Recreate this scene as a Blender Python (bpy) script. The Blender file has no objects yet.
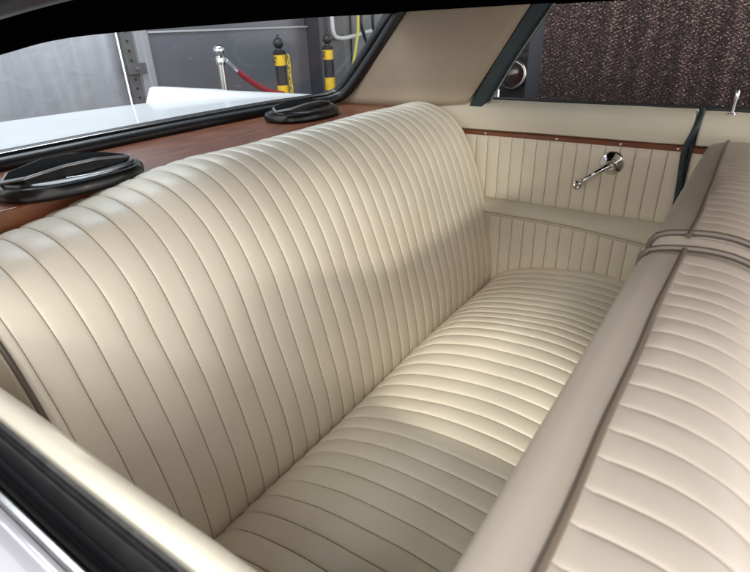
import bpy, math, random
from math import pi, sin, cos, sqrt
from mathutils import Vector, Matrix, noise
random.seed(7)
S = bpy.context.scene
COL = S.collection

# ------------------------------------------------------------------ camera
cd = bpy.data.cameras.new("camera"); cam = bpy.data.objects.new("camera", cd); COL.objects.link(cam)
right = Vector((0.56237935, -0.82620798, -0.03331411))
up = Vector((0.38804175, 0.22812465, 0.8929629))
fwd = Vector((0.73017331, 0.51511116, -0.44889579))
m = Matrix((right, up, -fwd)).transposed().to_4x4()
m.translation = Vector((0, 0, 1.15))
cam.matrix_world = m
cd.sensor_width = 36; cd.lens = 24.93; cd.clip_start = 0.02; cd.clip_end = 200
cd.dof.use_dof = True; cd.dof.focus_distance = 1.15; cd.dof.aperture_fstop = 9
S.camera = cam
# ------------------------------------------------------------------ world and lamps
W = bpy.data.worlds.new("World"); S.world = W; W.use_nodes = True
bg = W.node_tree.nodes["Background"]
bg.inputs[0].default_value = (0.985, 0.962, 0.94, 1); bg.inputs[1].default_value = 2.75
S.view_settings.view_transform = 'Standard'; S.view_settings.look = 'None'
S.view_settings.exposure = -0.12; S.view_settings.gamma = 1

def area(name, loc, target, size, power, color, sy=None, spread=None):
    l = bpy.data.lights.new(name, 'AREA'); l.energy = power; l.color = color; l.size = size
    if sy: l.shape = 'RECTANGLE'; l.size_y = sy
    if spread: l.spread = math.radians(spread)
    o = bpy.data.objects.new(name, l); COL.objects.link(o); o.location = loc
    o.rotation_euler = (Vector(target) - Vector(loc)).to_track_quat('-Z', 'Y').to_euler()
    return o
# hall lamps, with soft fills and patch spots added
area("side_hall_lamp", (-3.0, -1.35, 3.05), (0.9, 0.45, 0.5), 0.35, 30, (1.0, 0.82, 0.72))
area("front_hall_lamp", (1.9, -3.3, 1.9), (1.2, 0.7, 0.7), 0.25, 25, (1.0, 0.94, 0.83), 2.0)
area("front_soft_fill", (1.3, -2.6, 2.7), (0.9, 0.4, 0.6), 2.4, 16, (1.0, 0.80, 0.72))  # added fill without a fixture, softens the light from the front
area("side_soft_fill", (-2.2, 0.2, 2.9), (0.6, 0.5, 0.4), 2.0, 46, (0.96, 1.0, 0.96))  # added fill on the near side, lifts the dark seat area
area("rear_ceiling_lamp", (1.4, 2.6, 3.2), (1.4, 2.4, 0.8), 1.8, 85, (0.84, 0.92, 1.0), 1.2)
area("rear_wall_lamp", (3.4, 2.0, 3.3), (3.8, 4.0, 0.9), 1.6, 25, (0.88, 0.93, 1.0), 0.6)
def spot(name, loc, target, energy, deg, blend, soft, color):
    sl = bpy.data.lights.new(name, 'SPOT'); sl.energy = energy; sl.color = color; sl.spot_size = math.radians(deg); sl.spot_blend = blend; sl.shadow_soft_size = soft
    so = bpy.data.objects.new(name, sl); COL.objects.link(so); so.location = loc
    so.rotation_euler = (Vector(target) - Vector(loc)).to_track_quat('-Z', 'Y').to_euler()
spot("added_patch_spot", (-2.6, -0.35, 2.86), (0.87, 0.34, 0.43), 430, 7.4, 0.7, 0.07, (1.0, 0.95, 0.80))  # added spot, no known fixture: brightens a patch of the cushion
spot("added_patch_spot", (-3.0, -2.0, 1.78), (1.22, 0.70, 0.73), 430, 8.5, 0.6, 0.11, (1.0, 0.96, 0.82))  # second added spot, no known fixture: brightens the far part of the backrest
S.cycles.diffuse_bounces = 8

# ------------------------------------------------------------------ materials
def mat(name, color, rough=0.5, metal=0.0, spec=0.5, coat=0.0, var=0.0, vscale=6, bump=0.0, bscale=200, color2=None, coat_r=0.1, stretch=None):
    m = bpy.data.materials.new(name); m.use_nodes = True
    nt = m.node_tree; N = nt.nodes; L = nt.links; b = N["Principled BSDF"]
    b.inputs["Base Color"].default_value = (*color, 1); b.inputs["Roughness"].default_value = rough
    b.inputs["Metallic"].default_value = metal; b.inputs["Specular IOR Level"].default_value = spec
    b.inputs["Coat Weight"].default_value = coat; b.inputs["Coat Roughness"].default_value = coat_r
    tc = N.new("ShaderNodeTexCoord"); vec = tc.outputs["Object"]
    if stretch:
        mp = N.new("ShaderNodeMapping"); mp.inputs["Scale"].default_value = stretch
        L.new(vec, mp.inputs[0]); vec = mp.outputs[0]
    if var or color2:
        n = N.new("ShaderNodeTexNoise"); n.inputs["Scale"].default_value = vscale; n.inputs["Detail"].default_value = 6
        L.new(vec, n.inputs["Vector"])
        r = N.new("ShaderNodeValToRGB"); r.color_ramp.elements[0].position = 0.3; r.color_ramp.elements[1].position = 0.7
        c2 = color2 or tuple(c * (1 - var) for c in color)
        r.color_ramp.elements[0].color = (*c2, 1); r.color_ramp.elements[1].color = (*color, 1)
        L.new(n.outputs[0], r.inputs[0]); L.new(r.outputs[0], b.inputs["Base Color"])
        mr = N.new("ShaderNodeMapRange"); mr.inputs[3].default_value = rough * 0.85; mr.inputs[4].default_value = min(1, rough * 1.2)
        L.new(n.outputs[0], mr.inputs[0]); L.new(mr.outputs[0], b.inputs["Roughness"])
    if bump:
        n2 = N.new("ShaderNodeTexNoise"); n2.inputs["Scale"].default_value = bscale; n2.inputs["Detail"].default_value = 4
        L.new(vec, n2.inputs["Vector"])
        bp = N.new("ShaderNodeBump"); bp.inputs["Strength"].default_value = bump; bp.inputs["Distance"].default_value = 0.002
        L.new(n2.outputs[0], bp.inputs["Height"]); L.new(bp.outputs[0], b.inputs["Normal"])
    return m
VINYL = mat("cream_vinyl", (0.81, 0.745, 0.63), 0.36, spec=0.45, var=0.07, vscale=5, bump=0.16, bscale=420)
VINYL2 = mat("cream_vinyl_smooth", (0.71, 0.66, 0.55), 0.52, spec=0.45, var=0.06, vscale=7, bump=0.08, bscale=600)
VINYLF = mat("front_seat_vinyl", (0.42, 0.375, 0.333), 0.36, spec=0.5, var=0.07, vscale=5, bump=0.07, bscale=600)  # darker than bench vinyl: partly its pinkish taupe, partly shade put into the colour
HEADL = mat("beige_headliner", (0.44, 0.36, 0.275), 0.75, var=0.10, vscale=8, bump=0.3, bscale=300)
WELT = mat("taupe_welt", (0.11, 0.088, 0.07), 0.35, var=0.1, vscale=20)
WOODV = mat("brown_wood_shelf", (0.30, 0.105, 0.045), 0.30, color2=(0.13, 0.040, 0.018), vscale=11, bump=0.15, bscale=60, coat=0.25, coat_r=0.3, stretch=(1, 5, 5))
TRIM = mat("red_wood_trim", (0.22, 0.060, 0.020), 0.35, color2=(0.12, 0.03, 0.012), vscale=14, coat=0.3, stretch=(1, 1, 12))
BLACK = mat("black_rubber", (0.012, 0.013, 0.015), 0.38, var=0.3, vscale=30)
LINER = mat("black_roof_lining", (0.002, 0.002, 0.0022), 1.0, spec=0.0, bump=0.2)
GLOSSB = mat("gloss_black_plastic", (0.008, 0.008, 0.009), 0.28, spec=0.4, coat=0.12)
GRILL = mat("speaker_mesh", (0.005, 0.005, 0.005), 0.9, spec=0.05, bump=0.6, bscale=900)
SILV = mat("silver_plastic", (0.26, 0.26, 0.27), 0.35, metal=0.7)
CHROME = mat("chrome", (0.72, 0.73, 0.74), 0.10, metal=1.0, var=0.1, vscale=40)
DARKCH = mat("aged_chrome", (0.45, 0.44, 0.43), 0.22, metal=1.0, var=0.35, vscale=60)
TEAL = mat("dark_teal_rubber", (0.022, 0.042, 0.056), 0.40, var=0.25, vscale=20)
PAINT = mat("white_car_paint", (0.70, 0.72, 0.735), 0.35, spec=0.3, coat=0.25, coat_r=0.06, var=0.03, vscale=3)
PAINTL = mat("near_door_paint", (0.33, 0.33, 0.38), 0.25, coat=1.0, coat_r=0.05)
CARPET = mat("beige_carpet", (0.36, 0.31, 0.25), 0.95, bump=0.8, bscale=300)

def vinyl_thread():
    m = mat("seam_thread", (0.25, 0.21, 0.16), 0.7)
    return m
THREAD = vinyl_thread()

# ------------------------------------------------------------------ mesh helpers
def link_mesh(name, verts, faces, mats, parent=None, smooth=True, fm=None, sharp=None):
    me = bpy.data.meshes.new(name); me.from_pydata([tuple(v) for v in verts], [], faces)
    for mm in (mats if isinstance(mats, (list, tuple)) else [mats]): me.materials.append(mm)
    if fm: me.polygons.foreach_set("material_index", fm)
    me.polygons.foreach_set("use_smooth", [smooth] * len(faces))
    me.validate(); me.update()
    if sharp: me.set_sharp_from_angle(angle=math.radians(sharp))
    o = bpy.data.objects.new(name, me); COL.objects.link(o)
    if parent: o.parent = parent
    return o
def thing(name, label, cat, group=None, loc=(0, 0, 0)):
    o = bpy.data.objects.new(name, None); COL.objects.link(o); o.location = loc; o.empty_display_size = 0.1
    o["label"] = label; o["category"] = cat
    if group: o["group"] = group
    return o
def tag(o, label, cat, group=None):
    o["label"] = label; o["category"] = cat
    if group: o["group"] = group
    return o
def struct(o): o["kind"] = "structure"; return o

class MB:
    def __init__(s): s.v = []; s.f = []; s.fm = []
    def add(s, v, f, mi=0):
        b = len(s.v); s.v += [tuple(x) for x in v]; s.f += [tuple(i + b for i in q) for q in f]; s.fm += [mi] * len(f)
    def box(s, x0, x1, y0, y1, z0, z1, mi=0):
        v = [(x0, y0, z0), (x1, y0, z0), (x1, y1, z0), (x0, y1, z0), (x0, y0, z1), (x1, y0, z1), (x1, y1, z1), (x0, y1, z1)]
        s.add(v, [(0, 3, 2, 1), (4, 5, 6, 7), (0, 1, 5, 4), (1, 2, 6, 5), (2, 3, 7, 6), (3, 0, 4, 7)], mi)
    def loft(s, rings, closed=True, caps=True, mi=0):
        n = len(rings[0]); v = [p for r in rings for p in r]; f = []
        for i in range(len(rings) - 1):
            for j in range(n if closed else n - 1):
                k = (j + 1) % n; f.append((i * n + j, i * n + k, (i + 1) * n + k, (i + 1) * n + j))
        if caps: f.append(tuple(range(n))[::-1]); f.append(tuple((len(rings) - 1) * n + j for j in range(n)))
        s.add(v, f, mi)
    def tube(s, pts, r, n=10, closed=False, mi=0, flat=1.0, caps=True):
        pts = [Vector(p) for p in pts]; rings = []; prev = None
        N = len(pts)
        for i, p in enumerate(pts):
            if closed: t = pts[(i + 1) % N] - pts[i - 1]
            else: t = pts[min(i + 1, N - 1)] - pts[max(i - 1, 0)]
            t.normalize()
            if prev is None:
                a = Vector((0, 0, 1)) if abs(t.z) < 0.9 else Vector((1, 0, 0))
                u = t.cross(a).normalized()
            else: u = (prev - t * prev.dot(t)).normalized()
            prev = u; w = t.cross(u)
            rr = r[i] if isinstance(r, (list, tuple)) else r
            rings.append([p + u * (rr * cos(2 * pi * k / n)) + w * (rr * flat * sin(2 * pi * k / n)) for k in range(n)])
        if closed: rings.append(rings[0])
        s.loft(rings, caps=(caps and not closed), mi=mi)
    def lathe(s, c, axis, prof, n=28, mi=0):   # prof: (radius, height along axis)
        ax = Vector(axis).normalized(); a = Vector((0, 0, 1)) if abs(ax.z) < 0.9 else Vector((1, 0, 0))
        u = ax.cross(a).normalized(); w = ax.cross(u); c = Vector(c)
        s.loft([[c + ax * h + u * (r * cos(2 * pi * k / n)) + w * (r * sin(2 * pi * k / n)) for k in range(n)] for r, h in prof], mi=mi)
    def build(s, name, mats, parent=None, smooth=True, sharp=35, bevel=0):
        o = link_mesh(name, s.v, s.f, mats, parent, smooth, s.fm, sharp if smooth else None)
        if bevel:
            b = o.modifiers.new("bevel", 'BEVEL'); b.width = bevel; b.segments = 2; b.limit_method = 'ANGLE'
            b.harden_normals = False
        return o

def catmull(pts, m, closed=False):
    pts = [Vector(p) for p in pts]; n = len(pts); out = []
    segs = n if closed else n - 1
    for i in range(segs):
        if closed: p0, p1, p2, p3 = pts[i - 1], pts[i], pts[(i + 1) % n], pts[(i + 2) % n]
        else: p0, p1, p2, p3 = pts[max(i - 1, 0)], pts[i], pts[i + 1], pts[min(i + 2, n - 1)]
        for k in range(m):
            t = k / m
            out.append(0.5 * ((2 * p1) + (p2 - p0) * t + (2 * p0 - 5 * p1 + 4 * p2 - p3) * t * t + (3 * p1 - p0 - 3 * p2 + p3) * t ** 3))
    if not closed: out.append(pts[-1])
    return out
def resample(P, n, closed=False):
    Q = list(P) + ([P[0]] if closed else [])
    d = [0]
    for i in range(1, len(Q)): d.append(d[-1] + (Q[i] - Q[i - 1]).length)
    out = []; j = 0
    cnt = n if closed else n - 1
    for k in range(n):
        s = d[-1] * k / cnt
        while j < len(d) - 2 and d[j + 1] < s: j += 1
        t = (s - d[j]) / max(1e-9, d[j + 1] - d[j]); out.append(Q[j].lerp(Q[j + 1], t))
    return out
def sm(a, b, x):
    t = max(0, min(1, (x - a) / (b - a))); return t * t * (3 - 2 * t)
def pillow(t): return 0.5 * (1 - abs(2 * t - 1) ** 2.2) + 0.5 * (1 - abs(2 * t - 1) ** 14)

TS = [0.0, 0.013, 0.05, 0.11, 0.2, 0.35, 0.5, 0.65, 0.8, 0.89, 0.95, 0.987]
def front_warp(x, y):
    g = max(0.0, min(1.0, (0.78 - x) / 0.6)); t = max(0.0, min(1.0, (y - 0.042) / 0.042))
    return g * (0.0025 * (1 - t) - 0.0005 * t)
def ribbed_body(name, prof, x0, x1, sp, amp, wfun, parent, mats, zfun=None, r0=0.02, r1=0.02, M=150, phase=0.0, wob=0.0012, seed=0.0, over=0.0, yfun=None):
    """closed (y,z) profile swept across the car, stuffed channels between sewn seams"""
    P = resample(catmull([(a, b, 0) for a, b in prof], 12, True), M, True)
    area2 = sum(P[i].x * P[(i + 1) % M].y - P[(i + 1) % M].x * P[i].y for i in range(M))
    sg = 1 if area2 > 0 else -1
    nor = []
    for i in range(M):
        t = (P[(i + 1) % M] - P[i - 1]).normalized(); nor.append(Vector((t.y, -t.x, 0)) * sg)
    xs = set(); k = math.floor((x0 - phase) / sp) - 1
    while phase + k * sp < x1 + sp:
        for t in TS:
            x = phase + (k + t) * sp
            if x0 < x < x1: xs.add((round(x, 6), k, t))
        k += 1
    for a, rr, s in ((x0, r0, 1), (x1, r1, -1)):
        for q in (0, 0.03, 0.1, 0.22, 0.4, 0.62, 0.85):
            x = a + s * q * rr; kk = math.floor((x - phase) / sp); xs.add((round(x, 6), kk, (x - phase) / sp - kk))
    xs = sorted(xs)
    W_ = [wfun(p.x, p.y) for p in P]
    V = []
    for (x, k, t) in xs:
        ins = 0
        for a, rr in ((x0, r0), (x1, r1)):
            d = abs(x - a)
            if d < rr: ins = max(ins, rr * (1 - sqrt(max(0, 1 - ((rr - d) / rr) ** 2))))
        am = amp * (0.72 + 0.3 * x) * (1 + 0.16 * noise.noise(Vector((k * 3.7, seed, 1))))
        for i in range(M):
            p = P[i]; w = W_[i]
            d = -ins + w * am * (pillow(t) - 1) + 0.0045 * w * noise.noise(Vector((x * 5, p.x * 6, p.y * 6 + seed))) \
                + 0.00035 * w * noise.noise(Vector((x * 75, p.x * 26, p.y * 26 + seed))) + 0.0009 * w * noise.noise(Vector((x * 22, p.x * 14, p.y * 14 + seed)))
            if over: d += w * over * (t - 0.5)
            wa = noise.noise(Vector((k * 1.3 + seed, p.x * 9, p.y * 9))); wb2 = noise.noise(Vector(((k + 1) * 1.3 + seed, p.x * 9, p.y * 9)))
            wx = wob * (wa + (wb2 - wa) * sm(0.05, 0.95, t)) * w * sm(0, 0.03, min(x - x0, x1 - x))
            y = p.x + nor[i].x * d; z = p.y + nor[i].y * d
            if zfun: z += zfun(x, y, z)
            if yfun and z > 0.5: y += yfun(x, y) * sm(0.5, 0.75, z)
            V.append((x + wx, y, z))
    F = []; FM = []
    for a in range(len(xs) - 1):
        seam = (xs[a][2] >= 0.97) or (xs[a][2] < 0.001 and xs[a][2] >= 0)
        for i in range(M):
            j = (i + 1) % M
            q = (a * M + i, a * M + j, (a + 1) * M + j, (a + 1) * M + i)
            F.append(q if sg > 0 else q[::-1]); FM.append(1 if seam and W_[i] > 0.6 else 0)
    F.append(tuple(range(M))); F.append(tuple((len(xs) - 1) * M + i for i in range(M))); FM += [0, 0]
    o = link_mesh(name, V, F, mats, parent, True, FM, 60)
    return o

def ribbed_panel(name, xf, y0, y1, z0, z1, sp, amp, parent, mats, face=-1, thick=0.02, zlow=None, ztop=None):
    """vertical sewn channels on an upright panel facing -X or +X"""
    ys = []; k = 0; n = int((y1 - y0) / sp) + 1
    for k in range(n):
        for t in TS:
            y = y0 + (k + t) * sp
            if y < y1: ys.append((y, k, t))
    ys.append((y1, n, 0.0))
    NV = 26; V = []; F = []; FM = []
    for (y, k, t) in ys:
        a = zlow(y) if zlow else z0; b = ztop(y) if ztop else z1
        am = amp * (1 + 0.2 * noise.noise(Vector((k * 2.1, 5, z0))))
        for i in range(NV + 1):
            v = i / NV; e = min(v, 1 - v) * (b - a)
            w = sm(0, 0.02, e) * 0.8 + 0.2
            d = w * am * pillow(t) + 0.0012 * noise.noise(Vector((y * 12, v * 5, k * .3)))
            V.append((xf + face * d, y + 0.0012 * noise.noise(Vector((y * 17, v * 6, 3))), a + (b - a) * v))
    n1 = NV + 1; nc = len(ys)
    for a in range(nc - 1):
        seam = ys[a][2] >= 0.97 or ys[a][2] < 0.001
        for i in range(NV):
            F.append((a * n1 + i, (a + 1) * n1 + i, (a + 1) * n1 + i + 1, a * n1 + i + 1)); FM.append(1 if seam else 0)
    # closed back
    b0 = len(V)
    for (y, k, t) in (ys[0], ys[-1]):
        for zz in ((zlow(y) if zlow else z0), (ztop(y) if ztop else z1)): V.append((xf - face * thick, y, zz))
    F.append((b0, b0 + 1, b0 + 3, b0 + 2)); FM.append(0)
    L_ = (nc - 1) * n1
    F.append(tuple([b0, b0 + 1] + list(range(NV, -1, -1)))); FM.append(0)
    F.append(tuple([b0 + 3, b0 + 2] + list(range(L_, L_ + n1)))); FM.append(0)
    F.append(tuple([b0 + 2, b0] + [c * n1 for c in range(nc)])); FM.append(0)
    F.append(tuple([b0 + 1, b0 + 3] + [c * n1 + NV for c in range(nc - 1, -1, -1)])); FM.append(0)
    return link_mesh(name, V, F, mats, parent, True, FM, 50)

def extrude_profile(name, prof, y0, y1, mats, parent, axis='y', closed=True, ny=2, jitter=0, sharp=35):
    """profile in (x,z) swept along y"""
    mb = MB(); rings = []
    for i in range(ny):
        y = y0 + (y1 - y0) * i / (ny - 1)
        rings.append([(x + jitter * noise.noise(Vector((x * 9, y * 7, z))), y, z + jitter * noise.noise(Vector((x * 9 + 4, y * 8, z)))) for x, z in prof])
    mb.loft(rings, closed=closed)
    return mb.build(name, mats, parent, sharp=sharp)

# ================================================================== GARAGE (the hall round the car)
CONC = mat("hall_floor_paint", (0.23, 0.24, 0.25), 0.35, var=0.25, vscale=2)
mb = MB(); mb.box(-8, 12, -8, 9, -0.1, 0)
struct(mb.build("floor", CONC, None, smooth=False))

mb = MB(); mb.box(-1.6, 9, -1.2, 5, 3.62, 3.7)
struct(mb.build("ceiling", mat("hall_ceiling_paint", (0.22, 0.225, 0.23), 0.8, var=0.2, vscale=1), None, smooth=False))

def wall_mat():
    m = mat("grey_painted_board", (0.20, 0.215, 0.25), 0.32, spec=0.5, coat=0.15)
    nt = m.node_tree; N = nt.nodes; L = nt.links; b = N["Principled BSDF"]
    tc = N.new("ShaderNodeTexCoord")
    n1 = N.new("ShaderNodeTexNoise"); n1.inputs["Scale"].default_value = 1.4; n1.inputs["Detail"].default_value = 6
    L.new(tc.outputs["Object"], n1.inputs["Vector"])
    mp = N.new("ShaderNodeMapping"); mp.inputs["Scale"].default_value = (4, 1, 16); mp.inputs["Rotation"].default_value = (0, 0.12, 0)
    L.new(tc.outputs["Object"], mp.inputs[0])
    n2 = N.new("ShaderNodeTexNoise"); n2.inputs["Scale"].default_value = 2.2; n2.inputs["Detail"].default_value = 8; n2.inputs["Distortion"].default_value = 0.2
    L.new(mp.outputs[0], n2.inputs["Vector"])
    r2 = N.new("ShaderNodeValToRGB"); r2.color_ramp.elements[0].position = 0.68; r2.color_ramp.elements[1].position = 0.74
    r2.color_ramp.elements[0].color = (0, 0, 0, 1); r2.color_ramp.elements[1].color = (0.35, 0.35, 0.35, 1)
    L.new(n2.outputs[0], r2.inputs[0])
    r1 = N.new("ShaderNodeValToRGB"); r1.color_ramp.elements[0].color = (0.085, 0.095, 0.115, 1); r1.color_ramp.elements[1].color = (0.14, 0.15, 0.175, 1)
    L.new(n1.outputs[0], r1.inputs[0])
    mx = N.new("ShaderNodeMix"); mx.data_type = 'RGBA'; mx.inputs[7].default_value = (0.45, 0.47, 0.50, 1)
    L.new(r2.outputs[0], mx.inputs[0]); L.new(r1.outputs[0], mx.inputs[6]); L.new(mx.outputs[2], b.inputs["Base Color"])
    bp = N.new("ShaderNodeBump"); bp.inputs["Strength"].default_value = 0.4; bp.inputs["Distance"].default_value = 0.01
    L.new(n1.outputs[0], bp.inputs["Height"]); L.new(bp.outputs[0], b.inputs["Normal"])
    return m
WALL = wall_mat()
mb = MB(); mb.box(2.86, 4.83, 4.2, 4.3, 0, 1.152); mb.box(2.86, 4.83, 4.225, 4.3, 1.152, 3.6)
w = mb.build("hall_wall", WALL, None, smooth=False)
tag(w, "grey painted panel wall with scuffs behind the rope barrier", "wall")
mb = MB(); mb.box(2.86, 4.83, 4.180, 4.2, 1.152, 1.166)
mb.build("ledge", mat("pale_ledge", (0.45, 0.46, 0.48), 0.5), w)
DKP = mat("dark_column_paint", (0.05, 0.056, 0.068), 0.4, var=0.2, vscale=5)
mb = MB(); mb.box(4.84, 5.28, 4.02, 4.4, 0, 3.6)
tag(mb.build("wall_column", DKP, None, smooth=False, bevel=0.01), "dark grey square column beside the farther striped bollard", "column")
mb = MB(); mb.box(5.29, 8.5, 4.22, 4.3, 0, 3.6)
side = mb.build("recessed_wall", mat("recess_paint", (0.13, 0.14, 0.16), 0.5, var=0.3, vscale=3), None, smooth=False)
tag(side, "darker recessed wall behind the white pipe and hanging cables", "wall")
mb = MB(); mb.box(5.66, 5.70, 4.20, 4.219, 0, 3.6)
mb.build("panel_joint", DKP, side)
# white pipe
WP = mat("white_pipe_plastic", (0.62, 0.64, 0.66), 0.35)
mb = MB(); mb.tube(catmull([(5.00, 3.97, 3.0), (5.00, 3.97, 1.6), (5.0, 3.97, 1.20), (5.02, 3.97, 1.08), (5.09, 3.97, 1.035), (5.3, 3.97, 1.035), (5.8, 3.97, 1.095), (6.6, 3.97, 1.17)], 8), 0.022, 10)
tag(mb.build("white_pipe", WP), "white bent pipe running above the farther bollard", "pipe")
mb = MB(); mb.tube(catmull([(5.15, 3.75, 3.0), (5.20, 3.75, 1.9), (5.18, 3.75, 1.2), (5.14, 3.75, 1.0), (5.07, 3.75, 0.81), (4.98, 3.75, 0.6), (4.8, 3.75, 0.012)], 8), 0.016, 8)
tag(mb.build("yellow_cable", mat("yellow_cable_rubber", (0.62, 0.56, 0.10), 0.45)), "yellow cable hanging down in front of the dark wall", "cable")
for pts, lab in ((((5.30, 3.8, 3.0), (5.36, 3.8, 1.6), (5.31, 3.8, 1.2), (5.39, 3.8, 1.0), (5.5, 3.8, 0.8), (5.55, 3.8, 0.012)), "black cable hanging just right of the yellow cable"),
                 (((5.65, 3.85, 3.0), (5.72, 3.85, 1.7), (5.62, 3.85, 1.25), (5.68, 3.85, 0.9), (5.9, 3.85, 0.012)), "black cable hanging farthest right, near the rear window pillar")):
    mb = MB(); mb.tube(catmull(pts, 8), 0.022, 8)
    tag(mb.build("black_cable", BLACK), lab, "cable")

# roller door (pale translucent-looking sheet) and its guide rail
def door_mat():
    m = mat("frosted_door_sheet", (0.50, 0.53, 0.58), 0.28, spec=0.6, coat=0.4)
    nt = m.node_tree; N = nt.nodes; L = nt.links; b = N["Principled BSDF"]
    tc = N.new("ShaderNodeTexCoord"); mp = N.new("ShaderNodeMapping"); mp.inputs["Scale"].default_value = (7, 1, 0.9)
    L.new(tc.outputs["Object"], mp.inputs[0])
    n = N.new("ShaderNodeTexNoise"); n.inputs["Scale"].default_value = 1.0; n.inputs["Detail"].default_value = 7; n.inputs["Distortion"].default_value = 0.8
    L.new(mp.outputs[0], n.inputs["Vector"])
    r = N.new("ShaderNodeValToRGB"); e = r.color_ramp.elements
    e[0].position = 0.3; e[0].color = (0.44, 0.47, 0.54, 1); e[1].position = 0.75; e[1].color = (0.64, 0.67, 0.72, 1)
    L.new(n.outputs[0], r.inputs[0]); L.new(r.outputs[0], b.inputs["Base Color"])
    n3 = N.new("ShaderNodeTexNoise"); n3.inputs["Scale"].default_value = 5; n3.inputs["Detail"].default_value = 6; n3.inputs["Distortion"].default_value = 1.5
    L.new(tc.outputs["Object"], n3.inputs["Vector"])
    bp = N.new("ShaderNodeBump"); bp.inputs["Strength"].default_value = 0.35; bp.inputs["Distance"].default_value = 0.02
    L.new(n3.outputs[0], bp.inputs["Height"]); L.new(bp.outputs[0], b.inputs["Normal"])
    return m
mb = MB()
V = []; F = []
nx = 60
for i in range(nx + 1):
    x = -2.2 + 4.78 * i / nx
    for z in (0.02, 3.4): V.append((x, 4.22 + 0.008 * sin(x * 9) + 0.006 * sin(x * 23), z))
for i in range(nx): F.append((2 * i, 2 * i + 2, 2 * i + 3, 2 * i + 1))
o = link_mesh("strip_door", V, F, door_mat()); sd = o.modifiers.new("solid", 'SOLIDIFY'); sd.thickness = 0.006; sd.offset = 1
tag(o, "pale frosted door sheet with vertical streaks beside the perforated rail", "door")
rail = thing("door_guide_rail", "perforated steel guide rail at the edge of the pale door", "rail", loc=(2.66, 4.15, 0))
RAILM = mat("galvanised_steel", (0.16, 0.17, 0.18), 0.45, metal=0.5, var=0.3, vscale=12)
def rx(z): return 0.0
mb = MB(); mb.box(-0.075, 0.02, 0, 0.05, 0, 3.4); mb.build("channel", RAILM, rail, smooth=False, bevel=0.004)
mb = MB(); mb.box(0.035, 0.095, -0.01, 0.05, 0, 3.4); mb.box(0.125, 0.16, 0.0, 0.05, 0, 3.4)
mb.build("upright", mat("pale_steel", (0.34, 0.36, 0.39), 0.4, metal=0.3), rail, smooth=False, bevel=0.004)
mb = MB()
for k in range(24):
    mb = MB(); mb.lathe((-0.03, -0.003, 0.05 + k * 0.07), (0, 1, 0), [(0.011, 0), (0.011, 0.004)], 10); mb.build("slot_hole", BLACK, rail)
mb = MB(); mb.box(-0.10, 0.06, -0.05, -0.012, 0.86, 0.94); mb.lathe((-0.02, -0.052, 0.90), (0, -1, 0), [(0.02, 0), (0.018, 0.01)], 12)
mb.build("bracket", RAILM, rail, bevel=0.004)

# rope stanchion
def prof_ball(zc, r, n=12, a0=-1.2):
    return [(r * cos(a0 + (pi / 2 - a0) * i / n) + 1e-4, zc + r * sin(a0 + (pi / 2 - a0) * i / n)) for i in range(n + 1)]
px, py = 2.55, 3.0
st = thing("rope_stanchion", "polished silver stanchion post with a ball top holding the red rope", "stanchion", loc=(px, py, 0))
mb = MB(); mb.lathe((0, 0, 0), (0, 0, 1), [(0.15, 0), (0.15, 0.012), (0.12, 0.03), (0.04, 0.045), (0.03, 0.06)], 32); mb.build("base", CHROME, st)
mb = MB(); mb.lathe((0, 0, 0), (0, 0, 1), [(0.022, 0.05), (0.022, 0.955)], 24); mb.build("post", mat("brushed_post", (0.55, 0.54, 0.52), 0.22, metal=1), st)
mb = MB(); mb.lathe((0, 0, 0), (0, 0, 1), [(0.028, 0.945), (0.030, 0.955), (0.030, 0.985), (0.026, 0.992), (0.022, 1.0)] + prof_ball(1.032, 0.036), 28)
mb.tube([(0.045 + 0.012 * cos(a), -0.0, 0.97 + 0.012 * sin(a)) for a in [2 * pi * k / 14 for k in range(14)]], 0.0035, 6, closed=True)
mb.build("ball_top", CHROME, st)
rope = thing("barrier_rope", "dark red velvet rope sagging from the silver stanchion to the bollard", "rope", loc=(px, py, 0))
A = Vector((0.05, -0.01, 0.965)); B = Vector((0.56, -0.02, 0.70))
pts = [A.lerp(B, t) + Vector((0, 0, -0.10 * 4 * t * (1 - t) * 0.55)) for t in [i / 20 for i in range(21)]]
mb = MB(); mb.tube(pts[:4], 0.012, 10); mb.build("hook", CHROME, rope)
ROPEM = mat("red_velvet_rope", (0.30, 0.012, 0.03), 0.6, var=0.2, vscale=40)
mb = MB(); mb.tube(pts[3:], [0.014, 0.018] + [0.02] * 16, 12); mb.build("velvet", ROPEM, rope)

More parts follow.
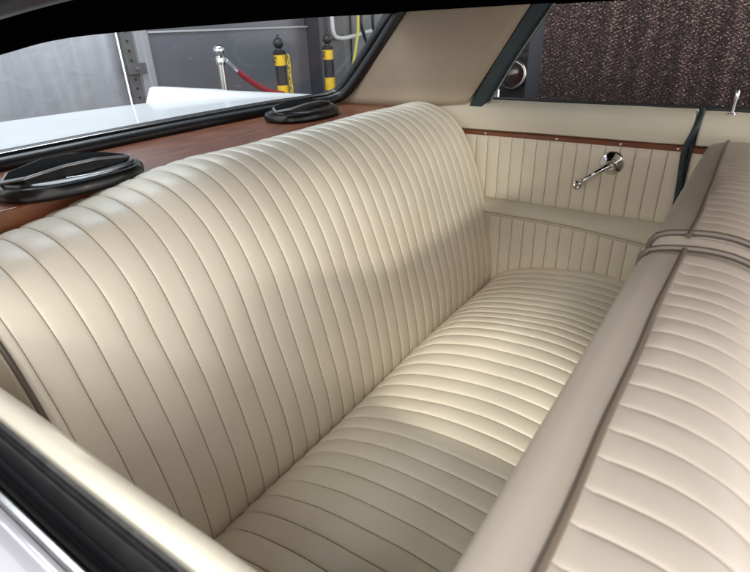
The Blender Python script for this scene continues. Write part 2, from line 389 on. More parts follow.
# striped bollards
YEL = mat("yellow_band", (0.75, 0.48, 0.02), 0.4, var=0.1, vscale=20)
BLK = mat("bollard_black", (0.016, 0.016, 0.018), 0.4)
def bollard(loc, label):
    t = thing("striped_bollard", label, "bollard", "black and yellow bollards behind the car", loc)
    mb = MB(); mb.lathe((0, 0, 0), (0, 0, 1), [(0.15, 0), (0.15, 0.03), (0.10, 0.05), (0.045, 0.07)], 28); mb.build("base", BLK, t)
    prof = []; rings = []
    edges = [0.07, 0.18, 0.30, 0.43, 0.55, 0.665, 0.765, 0.905, 0.99]
    mbp = MB()
    for i in range(len(edges) - 1):
        mbp.lathe((0, 0, 0), (0, 0, 1), [(0.042 if i % 2 else 0.0415, edges[i]), (0.042 if i % 2 else 0.0415, edges[i + 1])], 28, mi=(1 if i % 2 else 0))
    mbp.build("post", [BLK, YEL], t)
    mb = MB(); mb.lathe((0, 0, 0), (0, 0, 1), [(0.045, 0.980), (0.048, 0.99), (0.048, 1.0), (0.028, 1.012), (0.024, 1.022)] + prof_ball(1.058, 0.038), 28)
    mb.lathe((0, 0, 1.098), (0, 0, 1), [(0.012, 0), (0.010, 0.012), (0.003, 0.018)], 12)
    mb.build("cap", BLK, t)
    for s in (-1, 1):
        mb = MB(); mb.tube([(s * 0.038, 0, 0.965), (s * 0.058, 0, 0.96), (s * 0.066, 0, 0.945), (s * 0.062, 0, 0.93), (s * 0.052, 0, 0.93)], 0.005, 8)
        mb.build("hook", BLK, t)
    return t
bollard((3.12, 3.0, -0.005), "black and yellow striped bollard with a plastic chain hanging down its side")
bollard((3.70, 3.0, 0.0), "black and yellow striped bollard without a chain, by the dark column")
mb = MB()
for k in range(17):
    z = 0.945 - k * 0.036; c = Vector((3.192 + 0.0006 * k + 0.003 * sin(k * 1.3), 2.985, z)); a = 0 if k % 2 else pi / 2
    ring = []
    for j in range(12):
        q = 2 * pi * j / 12; ring.append(c + Vector((0.013 * cos(q) * cos(a), 0.013 * cos(q) * sin(a), 0.026 * sin(q))))
    mb.tube(ring, 0.0055, 6, closed=True, mi=k % 2 if False else 0)
tag(mb.build("plastic_chain", mat("yellow_chain_plastic", (0.72, 0.55, 0.05), 0.4)), "yellow plastic link chain hanging from the nearer bollard hook", "chain")

# sequin curtain beyond the far side window
def sequin_mat():
    m = mat("bronze_sequins", (0.27, 0.20, 0.19), 0.42, metal=0.9, color2=(0.05, 0.03, 0.03), vscale=330)
    return m
V = []; F = []; FM = []
rs = random.Random(3)
def cx(y): return 2.62 + 0.004 * sin(y * 41) + 0.003 * sin(y * 83 + 1)
yy = -0.75; rowi = 0
while yy < 0.845:
    zz = 0.60
    while zz < 1.55:
        if True:
            z = zz + (0.003 if rowi % 2 else 0) + 0.004 * sin(yy * 60); y = yy + rs.uniform(-.0015, .0015)
            c = Vector((cx(y) - 0.006, y, z)); slope = (cx(y + .003) - cx(y - .003)) / .006
            ta = 0.30 * sin(zz * 640 + rowi * 2.3 + 1.5 * sin(yy * 60)) + rs.gauss(0.0, 0.13); tb = 0.25 + 0.18 * sin(zz * 410 + rowi * 1.3) + rs.gauss(0, 0.16)
            ty = Vector((slope + ta, 1, 0)).normalized(); tz = Vector((-tb, 0, 1)).normalized()
            h = 0.0032; b = len(V)
            V += [c - ty * h * 1.35, c + tz * h * 0.95, c + ty * h * 1.35, c - tz * h * 0.95]; F.append((b, b + 3, b + 2, b + 1)); FM.append(0)
        zz += 0.0060
    yy += 0.0062; rowi += 1
b = len(V); n = 160
for i in range(n + 1):
    y = -0.76 + 1.61 * i / n
    for z in (0.01, 2.4): V.append((cx(y) + 0.006, y, z))
for i in range(n): F.append((b + 2 * i, b + 2 * i + 1, b + 2 * i + 3, b + 2 * i + 2)); FM.append(1)
cur = link_mesh("sequin_curtain", V, F, [sequin_mat(), mat("curtain_backing", (0.016, 0.009, 0.009), 0.8)], None, False, FM)
tag(cur, "shimmering dark bronze sequin curtain beyond the far side window", "curtain")

# dark parked vehicle glimpsed left of the curtain
mb = MB(); mb.box(2.66, 2.76, 0.852, 0.93, 0, 2.6)
tag(mb.build("partition_post", mat("navy_post", (0.022, 0.024, 0.032), 0.5), None, smooth=False, bevel=0.005), "slim dark upright post at the left edge of the sequin curtain", "post")
mb = MB(); mb.box(5.2, 5.25, -0.5, 2.5, 1.02, 2.6); mb.box(5.2, 5.25, -0.5, 3.6, 0, 1.0, 1)
tag(mb.build("back_partition", [mat("pale_partition", (0.45, 0.46, 0.48), 0.6), mat("dark_partition", (0.015, 0.015, 0.017), 0.6)], None, smooth=False), "pale and black partition far beyond the far side window", "wall")
pv = thing("parked_vehicle", "dark parked vehicle with a chrome rimmed round lamp beyond the far window", "vehicle", loc=(4.0, 1.47, 0))
prf = [(-0.75, 0.25), (-0.78, 0.6), (-0.70, 0.80), (-0.45, 0.93), (0.0, 0.96), (0.6, 0.95), (0.62, 0.3)]
mb = MB(); P2 = catmull([(a, b, 0) for a, b in prf], 5)
mb.loft([[(0.25 + p.x * 0.35, yv, 0.02 + p.y * 0.93) for p in P2] for yv in (-0.28, -0.25, -0.1, 0.1, 0.4, 0.9)])
mb.build("body", mat("dark_vehicle_body", (0.006, 0.006, 0.007), 0.6, spec=0.2), pv)
mb = MB(); mb.lathe((-0.02, 0.02, 0.79), (-1, -0.15, 0.1), [(0.08, -0.1), (0.097, 0.0), (0.10, 0.03), (0.092, 0.038), (0.088, 0.03)], 36)
mb.build("lamp_rim", DARKCH, pv)
mb = MB(); mb.lathe((-0.035, 0.02, 0.79), (-1, -0.15, 0.1), [(0.089, 0.0), (0.086, 0.02), (0.05, 0.034), (0.001, 0.04)], 30)
mb.build("lamp_lens", mat("brown_lens", (0.02, 0.012, 0.010), 0.15), pv)
mb = MB(); mb.lathe((-0.16, 0.08, 0.52), (0, 0, 1), [(0.022, 0), (0.024, 0.16), (0.018, 0.2), (0.004, 0.21)], 20)
mb.build("bumper_guard", CHROME, pv)
mb = MB(); mb.lathe((0.2, -0.32, 0.3), (0, 1, 0), [(0.2, 0), (0.3, 0.01), (0.3, 0.15), (0.2, 0.16)], 32); mb.build("wheel", BLACK, pv)

# ================================================================== CAR
car = thing("classic_car", "white classic car seen from inside with cream vinyl trim and wooden rear shelf", "car")
# floor pan
mb = MB(); mb.box(0.02, 1.80, -1.3, 1.3, 0.14, 0.18); mb.build("floor_carpet", CARPET, car, smooth=False)
# rear shelf
mb = MB(); mb.box(0.05, 1.70, 0.99, 1.36, 0.855, 0.893)
mb.build("rear_shelf", WOODV, car, bevel=0.004)
mb = MB(); mb.box(0.06, 1.68, 1.20, 1.24, 0.2, 0.85); mb.build("rear_bulkhead", BLACK, car, smooth=False)

# boot lid + rear wings
def boot_z(x, y):
    u = (y - 1.38) / 1.1
    z = 0.912 - 0.052 * u - 0.02 * u * u
    z += 0.012 * (1 - ((x - 0.85) / 0.8) ** 2)
    return z
V = []; F = []
NX, NY = 40, 40
for j in range(NY + 1):
    y = 1.385 + 1.05 * j / NY
    for i in range(NX + 1):
        x = -0.02 + 1.66 * i / NX
        cr = 0.004 * math.exp(-((x - 0.62) / 0.02) ** 2)
        V.append((x, y, boot_z(x, y) - cr * 0.4))
for j in range(NY):
    for i in range(NX): a = j * (NX + 1) + i; F.append((a, a + 1, a + NX + 2, a + NX + 1))
bl = link_mesh("boot_lid", V, F, PAINT, car); sd = bl.modifiers.new("solid", 'SOLIDIFY'); sd.thickness = 0.02; sd.offset = -1
bv = bl.modifiers.new("bevel", 'BEVEL'); bv.width = 0.006; bv.segments = 3; bv.limit_method = 'ANGLE'; bv.angle_limit = 1.0
def wing(x_in, x_out, s):
    mb = MB(); rings = []
    for k in range(30):
        y = 0.95 + 1.62 * k / 29; u = (y - 0.95) / 1.62
        h = 0.902 - 0.004 * u + (0.004 if u > .7 else 0); zin = boot_z(x_in, max(y, 1.385)) - 0.006
        xo = x_out
        if y < 1.30: h = 0.895
        rings.append([(x_in, y, min(zin, h)), (x_in + s * 0.012, y, min(zin + 0.003, h)), (x_in + s * 0.05, y, h - 0.004), (x_in + s * 0.07, y, h), (xo - s * 0.015, y, h - 0.003), (xo, y, h - 0.03),
                      (xo + s * 0.02, y, 0.75), (xo + s * 0.03, y, 0.5), (xo, y, 0.22), (x_in, y, 0.22)])
    mb.loft(rings); return mb.build("rear_wing", PAINT, car, sharp=50)
wing(1.645, 1.78, 1); wing(-0.025, -0.14, -1)
mb = MB(); mb.box(-0.1, 1.76, 2.40, 2.43, 0.25, 0.80); mb.build("rear_panel", PAINT, car, bevel=0.005)
mb = MB(); mb.box(-0.02, 1.64, 1.362, 1.384, 0.86, 0.893); mb.build("cowl_strip", BLACK, car)

# rear window gasket: bottom, far upright, header
gas = MB()
def gpath(pts, r, flat=1.0, n=12): gas.tube(catmull(pts, 8), r, n, flat=flat)
base = [(0.0, 1.33, 0.905), (0.40, 1.355, 0.908), (0.9, 1.375, 0.910), (1.3, 1.37, 0.910), (1.52, 1.345, 0.909), (1.60, 1.315, 0.915), (1.635, 1.27, 0.945), (1.64, 1.16, 1.06), (1.63, 1.03, 1.20)]
gpath(base, 0.020, 1.0)
base2 = [(0.0, 1.292, 0.90), (0.40, 1.315, 0.902), (0.9, 1.335, 0.903), (1.3, 1.33, 0.903), (1.50, 1.305, 0.903), (1.575, 1.265, 0.912), (1.605, 1.215, 0.945), (1.61, 1.105, 1.06), (1.60, 0.975, 1.20)]
gpath(base2, 0.018, 1.0)
gasket = gas.build("rear_window_seal", BLACK, car)
mb = MB(); mb.tube(catmull([(p[0] - 0.004, p[1] - 0.018, p[2] + 0.014) for p in base], 8), 0.0025, 8); mb.build("bright_bead", DARKCH, gasket)
def glass():
    m = bpy.data.materials.new("window_glass"); m.use_nodes = True; nt = m.node_tree; N = nt.nodes; L = nt.links
    N.remove(N["Principled BSDF"]); out = N["Material Output"]
    tr = N.new("ShaderNodeBsdfTransparent"); tr.inputs[0].default_value = (0.93, 0.96, 0.97, 1)
    gl = N.new("ShaderNodeBsdfGlossy"); gl.inputs["Roughness"].default_value = 0.02
    fr = N.new("ShaderNodeFresnel"); fr.inputs[0].default_value = 1.45
    mx = N.new("ShaderNodeMixShader"); L.new(fr.outputs[0], mx.inputs[0]); L.new(tr.outputs[0], mx.inputs[1]); L.new(gl.outputs[0], mx.inputs[2]); L.new(mx.outputs[0], out.inputs[0])
    return m
GLASS = glass()
V = []; F = []
for j in range(13):
    v = j / 12
    for i in range(25):
        x = 0.0 + 1.635 * i / 24; bow = 0.04 * (1 - ((x - 0.82) / 0.82) ** 2)
        V.append((x, 1.325 - 0.31 * v + bow, 0.912 + 0.285 * v))
for j in range(12):
    for i in range(24): a = j * 25 + i; F.append((a, a + 1, a + 26, a + 25))
rg = link_mesh("rear_window_glass", V, F, GLASS, car)

# roof + header
mb = MB()
rings = []
for k in range(24):
    x = 0.33 + 1.41 * k / 23; c = 0.03 * (1 - ((x - 0.85) / 0.86) ** 2)
    rings.append([(x, -0.62, 1.192 + c), (x, 1.02, 1.192 + c * 0.2), (x, 1.05, 1.215 + c * 0.2), (x, 0.5, 1.24 + c), (x, -0.62, 1.235 + c)])
mb.loft(rings)
roof = mb.build("roof", mat("cream_headliner", (0.72, 0.68, 0.60), 0.8), car, sharp=50)  # unseen front lining made pale to bounce light onto the seats
mb = MB(); rings = []
for k in range(24):
    x = 0.35 + 1.31 * k / 23; c = 0.03 * (1 - ((x - 0.85) / 0.86) ** 2)
    rings.append([(x, 0.30, 1.184 + c * 0.7), (x, 0.99, 1.183 + c * 0.15), (x, 0.99, 1.188 + c * 0.15), (x, 0.30, 1.189 + c * 0.7)])
mb.loft(rings)
mb.build("rear_roof_lining", LINER, roof, sharp=50)
hx = [(-0.05, 1.05), (0.20, 1.085), (0.41, 1.129), (0.51, 1.148), (0.64, 1.157), (0.9, 1.166), (1.2, 1.176), (1.45, 1.181), (1.66, 1.186)]
hc = catmull([(a, b, 0) for a, b in hx], 6)
mb = MB(); mb.loft([[(p.x, 0.985, p.y), (p.x, 1.01, p.y - 0.003), (p.x, 1.03, p.y), (p.x, 1.035, 1.23), (p.x, 0.975, 1.23)] for p in hc])
mb.build("window_header", LINER, car)
# near-side roof rail over the camera
mb = MB(); mb.tube(catmull([(0.34, -0.6, 1.20), (0.32, 0.0, 1.21), (0.32, 0.5, 1.205), (0.33, 1.0, 1.17)], 8), 0.018, 12); mb.build("roof_rail", BLACK, car)

# far sail panel (C pillar)
def sail(xb, xt, s, nm):
    bot = [(1.30, 0.896), (1.1, 0.897), (0.93, 0.900), (0.76, 0.914)]
    top = [(0.96, 1.205), (0.85, 1.205), (0.71, 1.205), (0.555, 1.205)]
    V = []; F = []; n1 = 13; n2 = 12
    B_ = resample(catmull([(a, b, 0) for a, b in bot], 6), n1); T_ = resample(catmull([(a, b, 0) for a, b in top], 6), n1)
    for i in range(n1):
        for j in range(n2 + 1):
            v = j / n2; p = B_[i].lerp(T_[i], v); x = xb + (xt - xb) * v
            x -= s * 0.012 * sin(pi * i / (n1 - 1)) * sin(pi * min(1, v + .1))
            V.append((x, p.x, p.y))
    for i in range(n1 - 1):
        for j in range(n2): a = i * (n2 + 1) + j; q = (a, a + n2 + 1, a + n2 + 2, a + 1); F.append(q)
    o = link_mesh(nm, V, F, HEADL, car); sdm = o.modifiers.new("solid", 'SOLIDIFY'); sdm.thickness = 0.03; sdm.offset = 1 if s > 0 else -1
    return o
sail(1.655, 1.628, 1, "pillar_trim")
sail(0.10, 0.17, -1, "pillar_trim")
# teal weatherstrip on the leading edge of the sail panel
mb = MB()
pw = catmull([(1.652, 0.718, 0.905), (1.645, 0.687, 0.955), (1.635, 0.62, 1.06), (1.624, 0.528, 1.19)], 8)
for p in pw: pass
rings = []
for i, p in enumerate(pw):
    wv = 0.040
    wv = 0.034
    rings.append([(p.x - 0.016, p.y + wv, p.z), (p.x - 0.024, p.y + wv * 0.8, p.z), (p.x - 0.024, p.y - wv * 0.3, p.z), (p.x - 0.010, p.y - wv * 0.62, p.z), (p.x + 0.02, p.y - wv * 0.62, p.z), (p.x + 0.02, p.y + wv, p.z)])
mb.loft(rings)
ws = mb.build("window_weatherstrip", TEAL, car, sharp=40)
mb = MB(); mb.tube([(p.x - 0.012, p.y - 0.027, p.z) for p in pw], 0.0025, 8); mb.build("bright_bead", DARKCH, ws)
# far roof rail
mb = MB(); mb.tube(catmull([(1.63, -0.8, 1.205), (1.64, 0.0, 1.215), (1.635, 0.6, 1.215)], 6), 0.02, 12); mb.build("roof_rail", BLACK, car)

# ---- far quarter panel
qp = MB(); qp.box(1.702, 1.76, 0.095, 1.3, 0.2, 0.895); quarter = qp.build("quarter_panel", PAINT, car, smooth=False)
def pad_prof(xi, s=1, zt=0.921, zb=0.832):
    pts = [(xi + s * 0.004, zb), (xi - s * 0.002, zb + 0.004), (xi - s * 0.006, zb + 0.03), (xi - s * 0.004, zt - 0.022), (xi + s * 0.002, zt - 0.009), (xi + s * 0.012, zt - 0.002), (xi + s * 0.03, zt), (xi + s * 0.062, zt - 0.001), (xi + s * 0.062, zb)]
    return pts
o = extrude_profile("upper_pad", pad_prof(1.632), 0.106, 1.0, VINYL2, quarter, ny=30, jitter=0.0015)
bv = o.modifiers.new("bevel", 'BEVEL'); bv.width = 0.006; bv.segments = 3; bv.limit_method = 'ANGLE'; bv.angle_limit = 1.2
o = extrude_profile("window_sill", [(1.694, 0.88), (1.694, 0.924), (1.702, 0.927), (1.716, 0.925), (1.72, 0.88)], -0.9, 0.80, BLACK, car)
o = extrude_profile("wood_trim", [(1.636, 0.817), (1.626, 0.8175), (1.6245, 0.8195), (1.6245, 0.8295), (1.626, 0.8315), (1.636, 0.832)], 0.112, 0.98, TRIM, quarter, ny=12)
for yv in (0.685, 0.455, 0.275, 0.13, 0.86):
    mb = MB(); mb.lathe((1.6245, yv, 0.8245), (-1, 0, 0), [(0.0038, 0), (0.0036, 0.001), (0.002, 0.0019), (0.0003, 0.002)], 14); mb.build("screw", CHROME, o)
ribbed_panel("ribbed_trim", 1.634, 0.112, 0.98, 0.606, 0.8165, 0.0405, 0.0055, quarter, [VINYL, THREAD])
def low(y): return 0.30
ribbed_panel("lower_ribbed_trim", 1.592, 0.085, 0.98, 0.30, 0.572, 0.0395, 0.0050, quarter, [VINYL, THREAD], ztop=lambda y: 0.574 - 0.022 * sm(0.45, 0.08, y))
# armrest
mb = MB(); rings = []
for k in range(40):
    y = 0.085 + 0.90 * k / 39; dz = -0.022 * sm(0.45, 0.08, y); j = 0.0015 * noise.noise(Vector((y * 9, 0, 2)))
    rings.append([(1.66, y, 0.600), (1.634, y, 0.612 + j), (1.622, y, 0.614 + j), (1.600, y, 0.608 + j + dz * .4), (1.586, y, 0.598 + j + dz * .8), (1.580, y, 0.585 + j + dz), (1.581, y, 0.572 + dz), (1.586, y, 0.566 + dz), (1.66, y, 0.560)])
mb.loft(rings)
ar = mb.build("armrest", VINYL2, quarter, sharp=60)
mb = MB(); mb.tube([(1.5795, 0.085 + 0.90 * k / 60, 0.5775 - 0.022 * sm(0.45, 0.08, 0.085 + 0.90 * k / 60)) for k in range(61)], 0.0009, 6); mb.build("stitching", THREAD, ar)
# window crank
cr = bpy.data.objects.new("window_crank", None); COL.objects.link(cr); cr.parent = car; cr.location = (1.628, 0.29, 0.768)
mb = MB(); mb.lathe((0, 0, 0), (-1, 0, 0), [(0.033, -0.004), (0.034, 0.001), (0.031, 0.006), (0.020, 0.010), (0.017, 0.013), (0.017, 0.024), (0.013, 0.028), (0.0005, 0.029)], 40); mb.build("escutcheon", CHROME, cr)
mb = MB()
arm = [(-0.022, 0.0, 0.0), (-0.030, 0.012, -0.008), (-0.034, 0.035, -0.026), (-0.036, 0.058, -0.044), (-0.036, 0.068, -0.052)]
mb.tube(catmull(arm, 6), [0.013] * 6 + [0.0105] * 7 + [0.009] * 12, 14, flat=0.75); mb.build("crank_arm", CHROME, cr)
mb = MB(); mb.lathe((-0.034, 0.072, -0.056), (-1, 0, 0), [(0.011, 0), (0.013, 0.004), (0.0135, 0.012), (0.0125, 0.022), (0.0145, 0.034), (0.0125, 0.041), (0.0085, 0.043), (0.006, 0.040), (0.0005, 0.040)], 28); mb.build("crank_knob", CHROME, cr)

# door gap seal
mb = MB(); ps = catmull([(1.66, 0.098, 0.925), (1.64, 0.097, 0.915), (1.629, 0.099, 0.89), (1.626, 0.106, 0.86), (1.628, 0.113, 0.835), (1.630, 0.115, 0.80), (1.632, 0.108, 0.70), (1.632, 0.10, 0.5), (1.632, 0.1, 0.3)], 8)
mb.tube(ps, 0.0075, 10, flat=0.8)
mb.build("door_seal", TEAL, car)
mb = MB(); mb.box(1.640, 1.70, 0.0965, 0.105, 0.2, 0.885); mb.build("door_jamb", BLACK, car, smooth=False)
# far front door
mb = MB(); mb.box(1.702, 1.76, -1.2, 0.085, 0.2, 0.893); fd = mb.build("front_door", PAINT, car, smooth=False)
o = extrude_profile("upper_pad", pad_prof(1.632, zt=0.917), -1.0, 0.094, VINYL2, fd, ny=30, jitter=0.0015)
bv = o.modifiers.new("bevel", 'BEVEL'); bv.width = 0.006; bv.segments = 3; bv.limit_method = 'ANGLE'; bv.angle_limit = 1.2
extrude_profile("wood_trim", [(1.636, 0.815), (1.626, 0.8155), (1.6245, 0.8175), (1.6245, 0.8275), (1.626, 0.8295), (1.636, 0.830)], -1.0, 0.094, TRIM, fd, ny=12)
ribbed_panel("ribbed_trim", 1.634, -1.0, 0.096, 0.30, 0.8145, 0.0405, 0.0055, fd, [VINYL, THREAD])
mb = MB(); lx, ly = 1.652, 0.030
mb.lathe((lx, ly, 0.915), (0, 0, 1), [(0.011, 0), (0.011, 0.002), (0.007, 0.005), (0.006, 0.006)], 20)
mb.lathe((lx, ly, 0.918), (0.0, 0.0, 1), [(0.0035, 0), (0.0035, 0.03), (0.0045, 0.034), (0.0048, 0.052), (0.003, 0.056), (0.0003, 0.057)], 16)
mb.build("lock_knob", CHROME, fd)
# far glass, wound up a little is hidden: only the outer sill shows

# ---- near door top (foreground)
mb = MB(); mb.box(0.06, 0.097, -0.9, 0.80, 0.24, 0.80); nd = mb.build("near_door", BLACK, car, smooth=False)
pp = [(0.120, 0.25), (0.124, 0.78), (0.1250, 0.842), (0.1230, 0.854), (0.1185, 0.860), (0.110, 0.8628), (0.101, 0.863), (0.0975, 0.861), (0.0975, 0.80), (0.0976, 0.25)]
extrude_profile("upper_pad", pp, -0.9, 0.80, VINYL2, nd, ny=60, jitter=0.0012)
extrude_profile("chrome_strip", [(0.0970, 0.82), (0.0970, 0.8635), (0.0962, 0.8655), (0.0935, 0.8645), (0.0912, 0.858), (0.0912, 0.82)], -0.9, 0.80, DARKCH, nd, ny=60, jitter=0.0006)
extrude_profile("glass_channel", [(0.0912, 0.80), (0.0912, 0.856), (0.0885, 0.858), (0.086, 0.853), (0.083, 0.842), (0.078, 0.838), (0.074, 0.842), (0.071, 0.853), (0.0675, 0.856), (0.0655, 0.85), (0.0655, 0.80)], -0.9, 0.80, BLACK, nd, ny=60, jitter=0.001)
extrude_profile("outer_strip", [(0.0652, 0.82), (0.0652, 0.857), (0.0635, 0.859), (0.0605, 0.859), (0.0595, 0.856), (0.0595, 0.82)], -0.9, 0.80, DARKCH, nd, ny=40, jitter=0.0004)
extrude_profile("outer_skin", [(0.059, 0.60), (0.059, 0.851), (0.054, 0.853), (0.045, 0.851), (0.02, 0.838), (-0.02, 0.80), (-0.05, 0.74), (-0.06, 0.6), (-0.04, 0.3), (0.055, 0.3)], -1.2, 0.90, PAINTL, nd, ny=30)
# near quarter trim between door and backrest
mb = MB(); mb.box(0.10, 0.150, 0.40, 1.2, 0.2, 0.70); nq = mb.build("near_quarter_panel", BLACK, car, smooth=False)
ribbed_panel("ribbed_trim", 0.152, 0.42, 1.1, 0.3, 0.72, 0.0405, 0.005, nq, [VINYL, THREAD], face=1)

# ================================================================== REAR BENCH
bench = thing("rear_bench_seat", "cream vinyl rear bench seat with sewn pleats, under the rear window", "car seat")
BP = [(0.675, 0.26), (0.638, 0.285), (0.612, 0.345), (0.618, 0.44), (0.640, 0.54), (0.668, 0.64), (0.700, 0.735), (0.738, 0.815), (0.785, 0.872), (0.840, 0.905), (0.900, 0.917), (0.955, 0.912), (0.995, 0.890), (1.00, 0.80), (0.98, 0.6), (0.90, 0.34), (0.80, 0.29)]
def wb(y, z):
    if y > 0.99 or z < 0.31: return 0.0
    if z < 0.9 and y > 0.93: return 0.0
    # back side
    return 1.0 if (y - 0.606) < (z - 0.30) * 0.9 + 0.10 else 0.0
def back_z(x, y=0, z=0.9):
    return -0.062 * sm(0.72, 0.12, x) * max(0, min(1, (z - 0.45) / 0.42)) if z > 0.45 else 0
br = ribbed_body("backrest", BP, 0.190, 1.618, 0.0427, 0.0048, wb, bench, [VINYL, THREAD], zfun=back_z, r0=0.022, r1=0.03, M=190, phase=0.0, seed=1.0)
CP = [(0.655, 0.24), (0.636, 0.285), (0.618, 0.325), (0.596, 0.357), (0.562, 0.385), (0.51, 0.408), (0.44, 0.427), (0.36, 0.439), (0.27, 0.444), (0.19, 0.438), (0.13, 0.422), (0.088, 0.395), (0.068, 0.35), (0.075, 0.25), (0.12, 0.20), (0.4, 0.19), (0.62, 0.20)]
def cush_z(x, y, z):
    if z < 0.3: return 0
    k = sm(0.64, 0.50, y)
    return k * (0.034 * math.exp(-((x - 1.05) / 0.20) ** 2) + 0.018 * math.exp(-((x - 0.50) / 0.25) ** 2) - 0.008)
ribbed_body("seat_cushion", CP, 0.175, 1.606, 0.0427, 0.0085, lambda y, z: 1.0 if z > 0.30 else 0.0, bench, [VINYL, THREAD], zfun=cush_z, r0=0.03, r1=0.03, M=170, seed=9.0, phase=0.012)
# welts on both backrest ends
Pb = resample(catmull([(a, b, 0) for a, b in BP[1:13]], 8), 60)
for xx, dxx in ((0.194, -1),):
    mb = MB(); mb.tube([(xx, p.x, p.y + back_z(xx, 0, p.y)) for p in Pb], 0.0042, 8)
    mb.build("end_welt", VINYL2 if dxx > 0 else WELT, bench)

# ================================================================== FRONT SEAT
fs = thing("front_bench_seat", "cream vinyl front seat seen from above with taupe piping along its top", "car seat")
FP = [(-0.06, 0.25), (0.02, 0.40), (0.07, 0.60), (0.082, 0.75), (0.088, 0.83), (0.083, 0.851), (0.068, 0.860), (0.036, 0.866), (0.006, 0.868), (-0.026, 0.864), (-0.058, 0.850), (-0.088, 0.822), (-0.112, 0.78), (-0.135, 0.70), (-0.155, 0.58), (-0.175, 0.42), (-0.19, 0.26), (-0.14, 0.22)]
def wf(y, z):
    if y > 0.036: return 0.0
    if z > 0.5 and y > -0.2: return sm(0.036, 0.028, y) if z > 0.8 else 1.0
    return 1.0 if y < -0.15 and z > 0.27 else 0.0
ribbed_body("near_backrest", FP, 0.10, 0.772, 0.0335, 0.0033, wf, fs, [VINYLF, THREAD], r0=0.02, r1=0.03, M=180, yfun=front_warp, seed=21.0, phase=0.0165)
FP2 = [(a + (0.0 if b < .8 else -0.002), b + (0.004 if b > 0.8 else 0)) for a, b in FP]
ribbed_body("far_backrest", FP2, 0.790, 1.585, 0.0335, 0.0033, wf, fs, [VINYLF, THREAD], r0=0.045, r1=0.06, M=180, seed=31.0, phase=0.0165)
def top_pt(P, yv):
    Q = catmull([(a, b, 0) for a, b in P[3:13]], 10); q = min(Q, key=lambda p: abs(p.x - yv)); return q.y
mb = MB(); mb.tube([(x, 0.0375 + front_warp(x, 0.0375) + 0.0025 * noise.noise(Vector((x * 6, 0, 0))), top_pt(FP, 0.038) + 0.0015) for x in [0.11 + 0.65 * k / 40 for k in range(41)]], 0.0036, 8); mb.build("piping", WELT, fs)
mb = MB(); mb.tube([(x, 0.0375 + 0.006 * sm(1.0, 1.5, x) + 0.003 * noise.noise(Vector((x * 6, 3, 0))), top_pt(FP2, 0.038) + 0.003 - 0.035 * sm(1.53, 1.59, x)) for x in [0.80 + 0.78 * k / 40 for k in range(41)]], 0.0036, 8); mb.build("piping", WELT, fs)
# gusset welts at the split
PG = resample(catmull([(a, b, 0) for a, b in FP], 8, True), 110, True)
mb = MB(); mb.tube([(0.768, p.x, p.y) for p in PG], 0.005, 8, closed=True); mb.build("end_welt", WELT, fs)
PG2 = resample(catmull([(a, b, 0) for a, b in FP2], 8, True), 110, True)
mb = MB(); mb.tube([(0.822, p.x + 0.0, p.y + 0.001) for p in PG2], 0.005, 8, closed=True); mb.build("end_welt", WELT, fs)
# front cushion (below view, keeps the seat whole)
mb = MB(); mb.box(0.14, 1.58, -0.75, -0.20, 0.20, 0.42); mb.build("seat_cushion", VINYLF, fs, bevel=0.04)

fs.rotation_euler = (0, 0, -0.017); fs.location = (0, 0.003, 0)
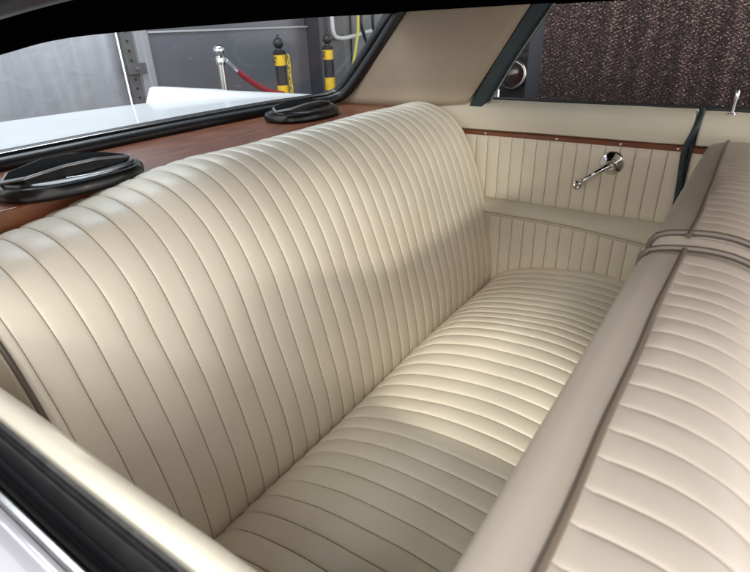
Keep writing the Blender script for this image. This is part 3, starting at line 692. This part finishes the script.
# ================================================================== SPEAKERS
def speaker(loc, rz, label):
    t = thing("speaker_pod", label, "speaker", "speaker pods on the rear shelf", loc)
    t.rotation_euler = (0, 0, rz)
    n = 56
    def sup(a, b, z, e=2.4, dy=0):
        out = []
        for k in range(n):
            q = 2 * pi * k / n; c, s = cos(q), sin(q)
            out.append((a * abs(c) ** (2 / e) * (1 if c >= 0 else -1), dy + b * abs(s) ** (2 / e) * (1 if s >= 0 else -1), z))
        return out
    mb = MB(); mb.loft([sup(0.128, 0.086, 0), sup(0.134, 0.092, 0.006), sup(0.134, 0.092, 0.018), sup(0.130, 0.088, 0.024), sup(0.122, 0.080, 0.025)]); mb.build("base_ring", GLOSSB, t)
    hexa = [(-0.124, 0.0), (-0.098, -0.036), (-0.03, -0.048), (0.03, -0.048), (0.098, -0.036), (0.124, 0.0), (0.098, 0.036), (0.03, 0.048), (-0.03, 0.048), (-0.098, 0.036)]
    def hz(x): return 0.050 - 1.1 * x * x
    def ringpts(sc, z): return [Vector((p[0] * sc, p[1] * sc, z + hz(p[0] * sc))) for p in hexa]
    def dense(P): return resample([P[0].lerp(P[1], 0.0)] + P[1:], 80, True)
    mb = MB(); mb.loft([[Vector(q) for q in resample([Vector(v) for v in sup(0.121, 0.079, 0.026)], 80, True)],
                        [Vector(q) for q in resample([Vector(v) for v in sup(0.120, 0.070, 0.030)], 80, True)]])
    mb.build("housing", GLOSSB, t)
    mb = MB(); mb.loft([dense(ringpts(0.97, -0.025)), dense(ringpts(0.99, -0.003))]); mb.build("raised_panel", GLOSSB, t, sharp=20)
    mb = MB(); mb.loft([dense(ringpts(1.0, -0.003)), dense(ringpts(1.0, -0.0005)), dense(ringpts(0.985, 0.0008)), dense(ringpts(0.945, 0.001)), dense(ringpts(0.93, -0.003))])
    mb.build("silver_trim", SILV, t, sharp=30)
    mb = MB(); mb.loft([dense(ringpts(0.94, -0.006)), dense(ringpts(0.935, 0.0005)), dense(ringpts(0.6, 0.003)), dense(ringpts(0.2, 0.003))]); mb.build("grille", GRILL, t)
    mb = MB()
    mb.tube([(0.128 * cos(a), 0.084 * sin(a), 0.031 + 0.004 * sin(a * 2)) for a in [-pi * 0.62 + pi * 0.66 * k / 24 for k in range(25)]], 0.001, 8)
    mb.build("chrome_arc", DARKCH, t)
    return t
speaker((0.485, 1.045, 0.893), 0.0, "black speaker pod with silver outline at the left end of the shelf")
speaker((1.30, 1.175, 0.893), 0.0, "black speaker pod in the far corner of the shelf by the pillar")
